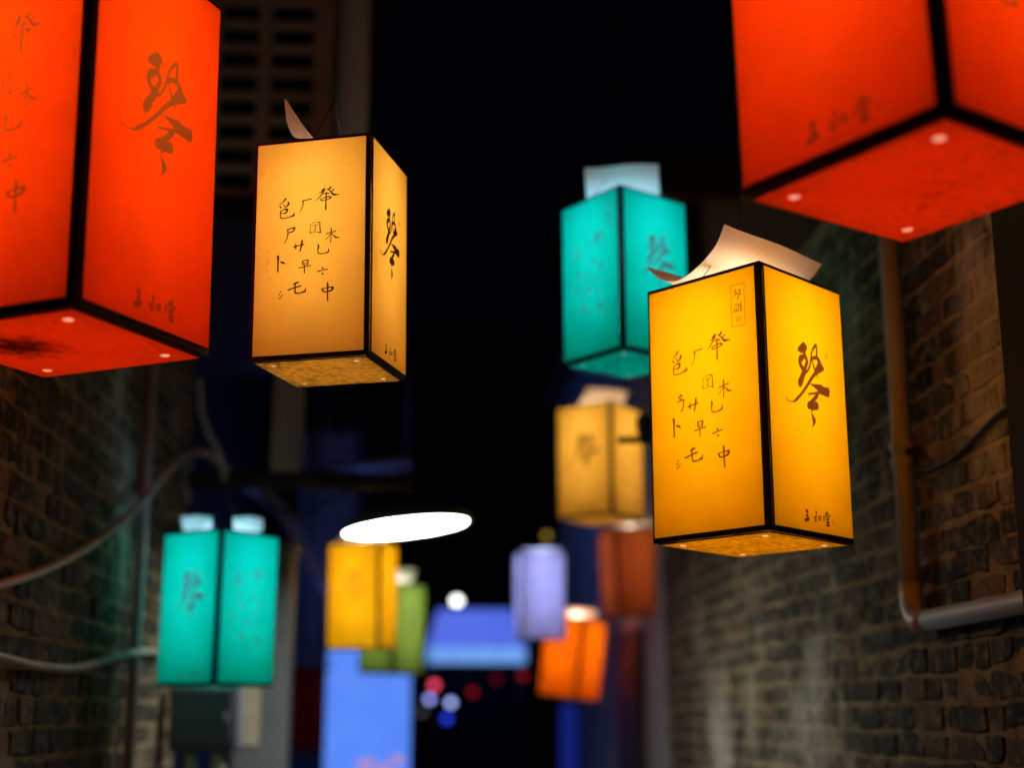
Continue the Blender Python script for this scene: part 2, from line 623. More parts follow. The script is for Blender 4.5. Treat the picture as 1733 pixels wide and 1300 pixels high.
# grey pilaster and what is fixed to it
pl0, pl1 = hit_y(398, 1100, 7.4)[0], hit_y(490, 1100, 7.4)[0]
ptop = hit_y(440, 935, 7.4)[2] + EYE
pil = alley_root('grey_pillar', (pl0 + pl1) / 2, 7.4 + .12, 0)
hw = (pl1 - pl0) / 2
MB().box(-hw, hw, -.12, .12, 0, ptop, .012).build('shaft', M_STEEL, pil)
MB().box(-hw - .02, hw + .02, -.14, .14, ptop + .002, ptop + .05, .01).build('cap', M_STEEL, pil)
tag(pil, 'grey painted pillar behind the turquoise lantern at lower left', 'pillar')
nx = hit_y(423, 1213, 7.38)
no = MB().box(-.047, .047, -.012, 0, -.15, .15, .004)
noo = alley_obj(no, 'paper_notice', M_PAPER, nx[0], 7.394, nx[2] + EYE)
tag(noo, 'narrow beige paper notice stuck on the grey pillar', 'notice')

mb_ = hit_y(345, 1216, 6.1)
mbw = (hit_y(405, 1216, 6.1)[0] - hit_y(286, 1216, 6.1)[0]) / 2
box = alley_root('meter_box', mb_[0], 6.1, mb_[2] + EYE)
MB().box(-mbw, mbw, 0, .16, -.13, .14, .012).build('case', M_BOX, box)
MB().box(-mbw + .025, mbw - .025, -.012, -.001, -.105, .115, .005).build('door', M_BOX, box)
MB().box(mbw - .06, mbw - .045, -.028, -.013, -.02, .02, .003).build('handle', M_PALE, box)
for sx in (-.06, .055):
    MB().tube([(sx, .07, -.132), (sx + .006, .07, -.26), (sx - .01, .07, -.42)], .03, 12).build('conduit', M_PAPER, box, smooth=True)
tag(box, 'dark grey meter box below the turquoise lantern at lower left', 'meter box')

# downpipe at the far part of the left wall
dp = hit_x(246, 850, XL + .04)
dpo = MB().tube([(0, 0, 0), (0, 0, 4.5)], .022, 12)
dpo = alley_obj(dpo, 'down_pipe', M_PALE, XL + .034, dp[1], .05, smooth=True)
tag(dpo, 'thin pale downpipe on the far part of the left brick wall', 'pipe')

# ------------------------------------------------------------------ pipes and cables on the walls
top_p, el_p, far_p = hit_x(1507, 430, XR - .045), hit_x(1543, 1052, XR - .045), hit_x(1733, 1026, XR - .045)
yv, zh = (top_p[1] + el_p[1]) / 2, (el_p[2] + far_p[2]) / 2 + EYE
pr = .029
root = alley_root('drain_pipe', XR - .045, yv, zh)
tag(root, 'bent pinkish grey drain pipe fixed to the right brick wall', 'pipe')
MB().tube([(0, 0, .09), (0, 0, 1.7)], pr, 18).build('upright', M_PVC, root, smooth=True)
MB().tube([(0, -.09, 0), (0, -1.0, .004), (0, -2.4, .01)], pr, 18).build('level_run', M_PVC, root, smooth=True)
arc = [(0, -.07 + .07 * math.cos(t), .07 - .07 * math.sin(t)) for t in np.linspace(0, math.pi / 2, 9)]
arc = [(0, 0, .115)] + arc + [(0, -.115, 0)]
MB().tube(arc, pr + .0045, 18).build('elbow', M_PVC, root, smooth=True)
cz = hit_x(1527, 782, XR - .045)[2] + EYE - zh
for dz in (0, .045):
    MB().lathe([(pr + .001, cz + dz - .012), (pr + .007, cz + dz - .008), (pr + .007, cz + dz + .008), (pr + .001, cz + dz + .012)], 18).build('collar', M_PVC, root, smooth=True)
MB().box(.0, .05, -.05, .05, cz + .012, cz + .032, .003).build('bracket', M_WIRE, root)


def wall_line(name, pix, X, rad, mat, label, cat, seg=10, n=8, sag=0.0):
    pts = [al(*hit_x(u, v, X)) if not isinstance(u, tuple) else al(*u) for u, v in pix]
    sp = spline(pts, n)
    o = MB().tube([p - sp[0] for p in sp], rad, seg).build(name, mat, smooth=True)
    o.location = sp[0]
    tag(o, label, cat)
    return o


wall_line('black_cable', [(1765, 690), (1733, 684), (1700, 694), (1664, 728), (1622, 768), (1585, 790), (1560, 796)],
          XR - .018, .0075, M_WIRE, 'thin black cable slanting across the right brick wall to the drain pipe', 'cable')

wall_line('wall_conduit', [(-60, 1003), (0, 990), (80, 963), (165, 916), (238, 852), (285, 795), (318, 770), (352, 768), (392, 800)],
          XL + .055, .0135, M_CONDUIT, 'pale conduit rising across the left wall and looping over above the lantern', 'conduit')
wall_line('wall_conduit', [(-60, 1100), (0, 1113), (60, 1127), (130, 1131), (195, 1113), (240, 1103), (285, 1108)],
          XL + .04, .0135, M_CONDUIT, 'pale conduit sagging across the left wall behind the lower left lantern', 'conduit')
pts = [hit_y(u, v, 12.1) for u, v in ((385, 800), (420, 822), (455, 843), (486, 878), (512, 928), (538, 972), (556, 1000), (580, 1030))]
sp = spline([al(*p) for p in pts])
lo = MB().tube([p - sp[0] for p in sp], .05, 12).build('hanging_hose', surface('white_hose', (.75, .75, .8), (.6, .6, .66), rough=.5), smooth=True)
lo.location = sp[0]
tag(lo, 'thick pale hose bending down behind the lower left lantern', 'hose')

for pix, Yk, rk, lab in (
        (((338, 640), (340, 690), (352, 730), (372, 768), (380, 812)), 6.2, .012, 'short pale cable dropping to the cross beam beside the looping conduit'),
        (((262, 862), (292, 872), (318, 888), (338, 902)), 6.0, .008, 'thin cable running into the top of the lower left turquoise lantern'),
        (((430, 818), (470, 862), (520, 868), (575, 838), (640, 818)), 6.4, .009, 'thin dark cable sagging under the cross beam')):
    sp = spline([al(*hit_y(u, v, Yk)) for u, v in pix])
    ck = MB().tube([p - sp[0] for p in sp], rk, 8).build('loose_cable', M_WIRE if 'dark' in lab else M_CONDUIT, smooth=True)
    ck.location = sp[0]
    tag(ck, lab, 'cable')

# dark bracket arm reaching out from the right wall in front of the far amber lantern
ba, bb = hit_y(1046, 745, 5.5), hit_y(1092, 722, 5.5)
br = alley_root('bracket_arm', ba[0], 5.5, ba[2] + EYE)
MB().tube([(0, 0, 0), (.3, 0, .004), (XR - ba[0] - .01, 0, 0)], .014, 10).build('arm', M_WIRE, br, smooth=True)
MB().box(XR - ba[0] - .02, XR - ba[0] + .01, -.05, .05, -.07, .07, .005).build('wall_plate', M_WIRE, br)
MB().lathe([(0, -.05), (.028, -.045), (.036, -.01), (.036, .03), (.022, .05), (0, .052)], 16).build('knob', M_WIRE, br, smooth=True).location = (bb[0] - ba[0], 0, bb[2] - ba[2])
tag(br, 'dark bracket arm with a knob from the right wall before the far amber lantern', 'bracket')

# dark timber door post at the right edge
dpz = hit_x(1708, 400, XR - .06)
dpst = alley_root('door_post', XR - .05, dpz[1], 0)
MB().box(-.055, .045, -.34, 0, 0, 3.3, .01).build('board', M_SOOT, dpst)
MB().box(-.075, .04, -.38, .03, 3.303, 3.4, .01).build('cap', M_TIMBER, dpst)
tag(dpst, 'dark timber post fixed to the right brick wall at the edge of the picture', 'post')

# ------------------------------------------------------------------ far end of the alley
fe = alley_root('far_building', -6, 27, 0)
MB().box(0, 14, 0, 5, 0, 9).build('wall', surface('dark_render', (.05, .052, .065), (.03, .031, .04), rough=.85, scale=1), fe)
for c in range(5):
    for r_ in range(2):
        w = MB().box(1 + c * 2.6, 2.2 + c * 2.6, -.05, -.003, 3.2 + r_ * 2.6, 4.7 + r_ * 2.6, .02).build('window', M_TIMBER, fe)
        MB().box(1.1 + c * 2.6, 2.1 + c * 2.6, -.06, -.052, 3.3 + r_ * 2.6, 4.6 + r_ * 2.6).build('pane', M_VOID, w)
tag(fe, 'unlit building closing the far end of the alley', 'building')

# standing blue light box
Yb = 12.0
b0, b1 = hit_y(549, 1200, Yb)[0], hit_y(697, 1200, Yb)[0]
bt = hit_y(620, 1094, Yb)[2] + EYE
lb = alley_root('light_box', (b0 + b1) / 2, Yb, 0)
hw = (b1 - b0) / 2
MB().box(-hw, hw, .002, .22, 0, bt, .01).build('case', M_STEEL, lb)
for sg in (-1, 1):
    x0 = -hw - .010 if sg < 0 else hw + .002
    MB().box(x0, x0 + .008, .02, .20, .62, bt - .03).build('added_spill_side', glow('blue_spill_side', (.085, .22, 1.0), 7.0 if sg < 0 else 1.0), lb)  # added glowing sides; the unseen left one spills blue onto hose and walls
MB().box(-hw + .012, hw - .012, .02, .20, bt + .002, bt + .01).build('added_spill_top', glow('blue_spill_top', (.085, .22, 1.0), 24.0), lb)  # added glowing top, unseen from below, throws blue up onto the pale tube
bpan = MB().box(-hw + .012, hw - .012, -.012, 0, .62, bt - .012).build('lit_panel', glow('blue_panel', (.07, .21, 1.0), .95, (.15, .33, 1.0), 3.2), lb)
for x0 in (-hw - .016, hw + .0005):
    MB().box(x0, x0 + .0155, -.004, .018, 0, bt + .014).build('edge_trim', M_STEEL, lb)
MB().box(-hw, hw, -.004, .018, bt + .001, bt + .014).build('edge_trim', M_STEEL, lb)
MB().box(-hw + .012, hw - .012, -.012, 0, .1, .61).build('skirt', M_STEEL, lb)
for k, (u, v, su) in enumerate(((620, 1292, 26), (672, 1285, 18), (650, 1300, 20))):
    q = hit_y(u, v, Yb)
    MB().box(q[0] - (b0 + b1) / 2 - su / 400, q[0] - (b0 + b1) / 2 + su / 400, -.02, -.0125, q[2] + EYE - .05, q[2] + EYE + .025, .003).build(
        'printed_badge', glow('pink_print', (.62, .33, .62), .8), bpan)
tag(lb, 'bright blue standing light box under the far yellow and green lanterns', 'light box')

he = alley_root('house_end', -1.6, 13.7, 0)
MB().box(.42, .95, 0, 3, 0, 4.3).build('wall', M_STEEL, he)
MB().box(.36, 1.03, -.08, 3.05, 4.303, 4.42, .02).build('eave', M_TIMBER, he)
MB().tube([(.56, -.05, 0), (.56, -.05, 4.25)], .04, 12).build('down_pipe', M_PALE, he, smooth=True)
tag(he, 'plaster house end lit blue behind the blue light box', 'house')

# dark red banner beside it
q0, q1 = hit_y(489, 1135, 10.5), hit_y(549, 1272, 10.5)
bn = alley_root('banner', (q0[0] + q1[0]) / 2, 10.5, q0[2] + EYE)
w2, hh = (q1[0] - q0[0]) / 2, q0[2] - q1[2]
cl = MB()
nx_, nz_ = 12, 10
for k in range(nz_ + 1):
    for i in range(nx_ + 1):
        cl.v.append((-w2 + 2 * w2 * i / nx_, .015 * math.sin(i * 1.3 + k * .2), -hh * k / nz_))
for k in range(nz_):
    for i in range(nx_):
        a = k * (nx_ + 1) + i
        cl.face((a, a + 1, a + nx_ + 2, a + nx_ + 1))
co = cl.build('cloth', M_BANNER, bn, smooth=True)
co.modifiers.new('thick', 'SOLIDIFY').thickness = .003
MB().tube([(-w2 - .03, 0, .012), (w2 + .03, 0, .012)], .012, 10).build('rod', M_WIRE, bn)
MB().tube([(-w2 - .02, 0, .02), (-w2 - .05, .25, .6)], .004, 6).build('cord', M_WIRE, bn)
MB().tube([(w2 + .02, 0, .02), (w2 - .1, .25, .6)], .004, 6).build('cord', M_WIRE, bn)
tag(bn, 'dark red cloth banner hanging left of the blue light box', 'banner')

# lit canopy at the end of the alley
Yc = 17.5
f0, f1 = hit_y(722, 1122, Yc), hit_y(890, 1122, Yc)
t0, t1 = hit_y(741, 1036, Yc + 1.1), hit_y(866, 1036, Yc + 1.1)
zf = f0[2] + EYE
cp = alley_root('lit_canopy', 0, Yc, 0)
mb = MB()
th = .03
up0 = zf + .16
for dz in (0, th):
    mb.v += [(f0[0], 0, up0 + dz), (f1[0], 0, up0 + dz), (t1[0], 1.1, t0[2] + EYE + dz), (t0[0], 1.1, t0[2] + EYE + dz)]
for q in ((3, 2, 1, 0), (4, 5, 6, 7), (0, 1, 5, 4), (1, 2, 6, 5), (2, 3, 7, 6), (3, 0, 4, 7)):
    mb.face(q)
mb.build('backlit_sheet', glow('canopy_sheet', (.085, .155, .85), .9, (.12, .19, .9), 1.6), cp)
MB().box(f0[0], f1[0], -.05, -.002, zf - .01, zf + .19, .01).build('lit_fascia', glow('canopy_fascia', (.16, .38, 1.0), .9, (.20, .44, 1.0), 3), cp)
for x in (f0[0] + .05, f1[0] - .05):
    MB().tube([(x, .05, 0), (x, .05, zf - .012)], .03, 10).build('post', M_STEEL, cp)
MB().box(f0[0] + .02, f1[0] - .02, 1.12, 1.3, 0, t0[2] + EYE + .1).build('back_wall', M_VOID, cp)
tag(cp, 'blue backlit canopy at the far end of the alley', 'canopy')


def bulb(u, v, Y, r, col, strength, label, cord=.5, cat='lamp'):
    p = hit_y(u, v, Y)
    o = alley_root('hanging_bulb', p[0], Y, p[2] + EYE)
    MB().lathe([(0, -r)] + [(r * math.sin(t), -r * math.cos(t)) for t in np.linspace(.3, 2.6, 8)] + [(r * .4, r * .9)], 14).build(
        'globe', glow('bulb_glow', col, strength), o, smooth=True)
    MB().lathe([(r * .42, r * .86), (r * .5, r * 1.1), (r * .45, r * 1.9), (0, r * 2)], 12).build('socket', M_WIRE, o, smooth=True)
    MB().tube([(0, 0, r * 1.95), (0, 0, r * 2 + cord)], .004, 6).build('cord', M_WIRE, o)
    return tag(o, label, cat)


bulb(735, 1160, 16.6, .045, (.75, .05, .10), 2.8, 'small red hanging bulb just under the left end of the blue canopy')
bulb(800, 1172, 17.0, .04, (.5, .01, .02), .8, 'dim red bulb below the middle of the blue canopy')
bulb(840, 1150, 17.2, .04, (.5, .01, .03), .35, 'faintest red bulb between two dim red bulbs under the blue canopy')
bulb(886, 1144, 17.1, .04, (.5, .01, .02), .8, 'dim red bulb under the right end of the blue canopy')
bulb(727, 1184, 16.2, .04, (.28, .30, .85), 3, 'violet white bulb left of its twin below the red bulb')
bulb(763, 1190, 16.0, .04, (.32, .42, .85), 3, 'bluish white bulb right of the violet white bulb')
bulb(756, 1217, 15.5, .04, (.02, .05, .8), 2, 'deep blue bulb lowest of the small bulbs at the far end')
bulb(714, 1206, 16.8, .04, (.2, .17, .2), .5, 'dim greyish bulb beside the deep blue bulb')
bulb(773, 1018, 21.0, .062, (.82, .84, .80), 6.5, 'round white lamp above the blue canopy', 1.2)
bulb(925, 907, 14.0, .032, (.5, .33, .03), 1.1, 'dim yellow bulb above the white lantern', .8)

# blue lit strip right of the bulbs
q0 = hit_y(962, 1190, 13.0)
st = alley_root('light_strip', q0[0], 13.0, 0)
MB().box(-.085, .085, 0, .06, 0, q0[2] + EYE, .01).build('case', M_STEEL, st)
MB().box(-.08, .08, -.012, -.001, .2, q0[2] + EYE - .02).build('lit_face', glow('strip_blue', (.012, .025, .30), .5), st)
tag(st, 'dim blue light strip below the tilted orange lantern', 'light strip')

# maroon door in the side of the plaster house
dl = alley_root('house_door', 1.487, 9.3, 0)
M_MAROON = surface('maroon_paint', (.10, .04, .035), (.06, .024, .024), rough=.6, scale=2)
MB().box(-.05, -.001, 0, 1.0, .02, 2.15, .006).build('leaf', M_MAROON, dl)
for k in range(2):
    MB().box(-.065, -.052, .12, .88, .2 + k * 1.0, 1.05 + k * .95, .01).build('panel', M_MAROON, dl)
MB().box(-.09, -.052, .05, .08, 1.0, 1.14, .005).build('handle', M_PALE, dl)
tag(dl, 'maroon door in the house side beyond the right brick wall', 'door')

# round pendant lamp
pc = hit_y(687, 893, 6.3)
lamp = alley_root('pendant_lamp', pc[0], 6.3, pc[2] + EYE)
lamp.rotation_euler = (Matrix.Rotation(YAW, 3, 'Z') @ Matrix.Rotation(R(-6.5), 3, 'Y') @ Matrix.Rotation(R(-1.2), 3, 'X')).to_euler()
rd = .277
MB().lathe([(0, .0), (rd, .0), (rd, .004)], 48).build('diffuser', glow('lamp_white', (.95, 1.0, .88), 36.0), lamp)
MB().lathe([(rd + .004, -.006), (rd + .03, -.004), (rd + .028, .02), (.18, .09), (.08, .13), (.05, .16), (0, .165)], 48).build('shade', M_SHADE, lamp, smooth=True)
MB().tube([(0, 0, .16), (.0, 0, .19)], .014, 10).build('stem', M_WIRE, lamp)
tag(lamp, 'round white pendant lamp with a dark green shade under the cross beam', 'lamp')

# ================================================================== lanterns
# brush strokes of the printed writing, in tenths of a millimetre on a 300 x 559 mm sheet: x, y, half width
NOTES = [[1855,4209,24,1813,4171,28,1778,4160,13],[1869,4201,13,1828,4121,17,1759,4035,15,1691,3964,11,1632,3913,6],[1723,4116,11,1800,4120,15],[2016,4230,24,1974,4192,21,1918,4190,7],[1925,4203,7,1996,4148,15,2068,4064,25,2117,4039,28,2236,4031,6],[2094,4167,18,2025,4110,13],[1843,4074,11,1920,4087,17,1969,4080,18],[1901,4121,15,1904,3973,17,1900,3848,17,1898,3722,21,1899,3666,14],[1796,3962,11,1873,3983,13,1971,4003,17,2027,3970,20,1972,3939,13,1874,3917,10,1790,3914,15,1764,3951,14,1796,3962,10],[855,4038,24,807,3979,17,702,3904,7],[710,3868,14,740,3816,17],[802,3902,11,839,3843,14],[928,3940,21,936,3904,27,888,3838,17,846,3814,11,854,3778,10],[735,3725,16,805,3761,13,883,3768,25,905,3745,25,871,3678,20,807,3669,13,743,3679,11],[728,3726,16,727,3571,14],[727,3585,14,754,3548,14,839,3540,13,980,3563,14,1064,3591,25,1089,3610,17,1071,3668,7],[1296,3940,18,1395,3962,13,1521,3977,15],[1311,3935,17,1306,3830,13,1266,3721,10,1206,3663,6],[1555,3347,7,1646,3370,6,1737,3366,13],[1751,3358,15,1757,3233,14,1770,3100,17],[1520,3329,11,1509,3212,7,1503,3122,15],[1504,3115,11,1595,3114,7,1678,3128,7,1756,3097,14],[1570,3283,7,1689,3308,10],[1640,3284,10,1629,3153,11,1608,3162,7],[2040,3195,13,2048,3125,18,2043,3029,12,2038,2918,11,2032,2836,14],[1920,3053,13,2014,3079,13,2160,3105,14],[2029,3051,10,1974,2979,10,1895,2902,7],[2063,3048,10,2127,2980,17,2169,2949,21,2253,2945,6],[1091,2788,20,1197,2809,14,1348,2831,17],[1142,2859,12,1144,2791,20,1145,2738,14],[1304,2928,23,1295,2854,26,1274,2750,20,1256,2669,17],[1710,2805,12,1726,2759,23,1712,2655,15,1724,2587,14,1778,2564,14,1883,2567,14,1965,2593,21,1987,2626,18,1979,2686,6],[676,2595,18,692,2556,29,692,2421,21,691,2287,20,693,2197,20],[756,2431,17,810,2415,26,864,2385,17],[1327,2409,17,1387,2424,12,1466,2424,18],[1327,2402,15,1332,2319,15],[1471,2417,17,1450,2310,15],[1336,2359,9,1441,2366,9],[1337,2316,11,1450,2318,11],[1247,2244,15,1391,2266,12,1529,2286,14],[1374,2316,14,1377,2204,14,1379,2107,14],[1822,2222,10,1845,2190,21],[1718,2118,16,1845,2146,13,1958,2162,15],[1832,2073,12,1850,2049,22],[1232,1880,18,1172,1870,23,1105,1845,15],[1150,1849,20,1148,1746,19,1154,1649,19,1178,1610,19,1284,1610,16,1389,1639,25,1415,1659,18,1414,1733,6],[971,1707,18,1114,1748,18,1287,1787,18],[767,1692,9,783,1668,14],[731,1620,11,751,1608,14],[837,1612,8,793,1549,11,749,1515,14],[1971,1818,18,1980,1729,24,1976,1567,18,1982,1434,18,1984,1368,15],[1832,1673,19,1870,1611,19,1908,1594,15],[1832,1673,15,1944,1694,12,2048,1701,16,2108,1690,27,2087,1640,27,2005,1601,19,1885,1595,13]]
SHI = [[917,3240,17,1001,3261,15,1099,3274,20,1107,3252,20,1059,3186,18,968,3162,13,947,3161,11],[928,3239,15,936,3148,17,921,3051,15,874,2944,11,840,2891,7]]
KUI = [[886,3084,13,933,3056,17],[820,3037,11,933,3050,14],[860,3024,14,882,2968,11],[931,3005,13,898,2978,10],[809,2929,14,890,2954,14,993,2956,17],[982,2958,17,967,2877,16,951,2802,17,917,2728,17,870,2751,7]]
TITLE = [[2387,5054,11,2440,5067,11],[2497,5039,10,2549,5051,10],[2410,5059,9,2408,5009,9],[2532,5050,10,2523,4993,10],[2489,5001,7,2552,4994,7],[2437,5003,11,2375,4937,9],[2425,5001,11,2487,4962,11,2544,4946,13],[2486,4932,10,2466,4872,13],[2385,4767,10,2413,4751,7],[2377,4719,5,2424,4719,5],[2461,4770,9,2464,4710,9],[2531,4779,10,2533,4704,10],[2458,4701,9,2555,4690,11],[2436,4746,6,2563,4737,6],[2369,4672,13,2374,4597,13],[2421,4660,11,2420,4601,11],[2467,4660,12,2470,4595,12],[2531,4660,14,2533,4591,14]]
TITLE_BOX = [[2302,5183,12,2642,5171,12],[2642,5171,12,2620,4284,12],[2620,4284,12,2293,4292,12],[2293,4292,12,2302,5183,12]]
TITLE_SEAL = [[2391,4509,2540,4487,2540,4369,2396,4375]]
QIN = [[1424,3825,35,1281,3727,70,1228,3628,52,1295,3534,58,1395,3482,58],[1436,3792,58,1494,3696,47,1433,3578,47,1396,3500,58],[1395,3482,70,1310,3360,69,1224,3221,83,1189,3162,69,1194,3119,34],[1468,3460,23,1569,3585,30,1626,3721,26,1670,3873,26,1726,3992,31,1828,4102,36,1876,4130,31],[1876,4121,36,1882,4022,31,1871,3894,36],[1679,3803,42,1866,3848,47,1953,3783,59,1976,3698,71],[1678,3794,28,1714,3684,28,1766,3587,35,1806,3522,47],[1847,3467,24,1849,3419,12],[1788,3492,47,1641,3367,42,1524,3240,40,1376,3090,35,1215,2939,34,1026,2793,34,918,2723,11],[921,2758,9,816,2718,11,703,2747,11,655,2799,7],[1839,3038,42,1756,2962,51,1595,2846,42,1483,2775,46],[1495,2733,69,1616,2753,81,1771,2787,93],[1626,2693,28,1574,2614,12]]
QIN_POLY = [[1419,4119,1524,4042,1528,3980,1461,3904,1475,3817,1392,3801,1382,3862,1321,3844,1169,3873,1206,3961,1309,4052],[1887,3735,2027,3752,2137,3674,2123,3617,1961,3533,1832,3464,1758,3496,1782,3589,1833,3653],[1522,3222,1969,3287,2089,3255,2292,3269,2322,3157,2271,3050,2132,3053,1949,3069,1824,3044,1485,2968,1474,3010,1705,3068,1861,3118,1715,3176],[1559,2612,1631,2580,1734,2482,1721,2410,1589,2276,1614,2393,1595,2512]]
QIN_SEAL = [[2190,4010,2319,4053,2311,3897,2185,3891]]
HALL = [[1218,505,37,1241,488,37],[1221,414,33,1245,401,33],[1169,308,41,1213,323,40,1275,343,38],[1557,535,13,1570,498,25],[1453,372,13,1511,403,13,1570,441,13],[1560,447,13,1536,368,17,1515,322,21,1555,332,17],[1635,423,13,1631,372,17],[1635,423,8,1714,432,17,1704,380,21,1674,361,17],[1970,581,10,1973,549,13],[1913,520,21,2006,540,17],[1851,459,17,1840,401,21,1843,369,13],[1863,461,9,1978,492,13,2080,488,15],[1927,423,17,1963,446,13,2019,446,17,2005,412,17,1946,387,17,1926,420,17],[1930,334,17,2022,353,21],[1978,365,13,1970,281,21],[1935,277,26,2015,286,26]]
HALL_SEAL = [[2136,420,2211,428,2218,323,2126,316]]

TW, TH, TS = 330, 615, 1100.0            # print image: pixels and pixels per metre


def paint(mask, strokes, val=1.0):
    for s in strokes:
        P = [(s[i] * 1e-4 * TS, s[i + 1] * 1e-4 * TS, max(s[i + 2] * 1e-4 * TS, .55)) for i in range(0, len(s), 3)]
        Q = [Vector(p) for p in P]
        if len(Q) > 2:
            Q = spline(Q, 6)
        for a, b in zip(Q[:-1], Q[1:]):
            r = max(a.z, b.z) + 2
            x0, x1 = int(max(0, min(a.x, b.x) - r)), int(min(TW, max(a.x, b.x) + r + 1))
            y0, y1 = int(max(0, min(a.y, b.y) - r)), int(min(TH, max(a.y, b.y) + r + 1))
            if x1 <= x0 or y1 <= y0:
                continue
            gx, gy = np.meshgrid(np.arange(x0, x1) + .5, np.arange(y0, y1) + .5)
            dx, dy = b.x - a.x, b.y - a.y
            t = np.clip(((gx - a.x) * dx + (gy - a.y) * dy) / max(dx * dx + dy * dy, 1e-9), 0, 1)
            d = np.hypot(gx - a.x - t * dx, gy - a.y - t * dy) - (a.z + (b.z - a.z) * t)
            sub = mask[y0:y1, x0:x1]
            np.maximum(sub, np.clip(.5 - d, 0, 1) * val, out=sub)


def fill(mask, polys, val=1.0):
    for s in polys:
        P = np.array(s, float).reshape(-1, 2) * 1e-4 * TS
        x0, y0 = np.floor(P.min(0)).astype(int) - 1
        x1, y1 = np.ceil(P.max(0)).astype(int) + 2
        acc = np.zeros((y1 - y0, x1 - x0))
        for ox in (.17, .5, .83):
            for oy in (.17, .5, .83):
                gx, gy = np.meshgrid(np.arange(x0, x1) + ox, np.arange(y0, y1) + oy)
                ins = np.zeros(gx.shape, bool)
                for i in range(len(P)):
                    (ax, ay), (bx, by) = P[i], P[(i + 1) % len(P)]
                    if ay != by:
                        ins ^= ((ay > gy) != (by > gy)) & (gx < (bx - ax) * (gy - ay) / (by - ay) + ax)
                acc += ins / 9
        sub = mask[y0:y1, x0:x1]
        np.maximum(sub, acc * val, out=sub)


def print_image(name, strokes, polys=(), faint=(), box=()):
    ink, seal = np.zeros((TH, TW)), np.zeros((TH, TW))
    paint(ink, strokes)
    paint(ink, box, .55)
    fill(ink, polys)
    fill(seal, faint)
    px = np.zeros((TH, TW, 4), np.float32)
    px[..., 0], px[..., 1], px[..., 3] = ink, seal, 1
    im = bpy.data.images.new(name, TW, TH, alpha=False, float_buffer=True)
    im.colorspace_settings.name = 'Non-Color'
    im.pixels.foreach_set(px.ravel())
    im.update()
    im.pack()
    return im


IMG = {
    'notes_title': print_image('print_notes_title', NOTES + KUI + TITLE, (), TITLE_SEAL, TITLE_BOX),
    'notes': print_image('print_notes', NOTES + SHI),
    'qin': print_image('print_qin', QIN + HALL, QIN_POLY, QIN_SEAL + HALL_SEAL),
}


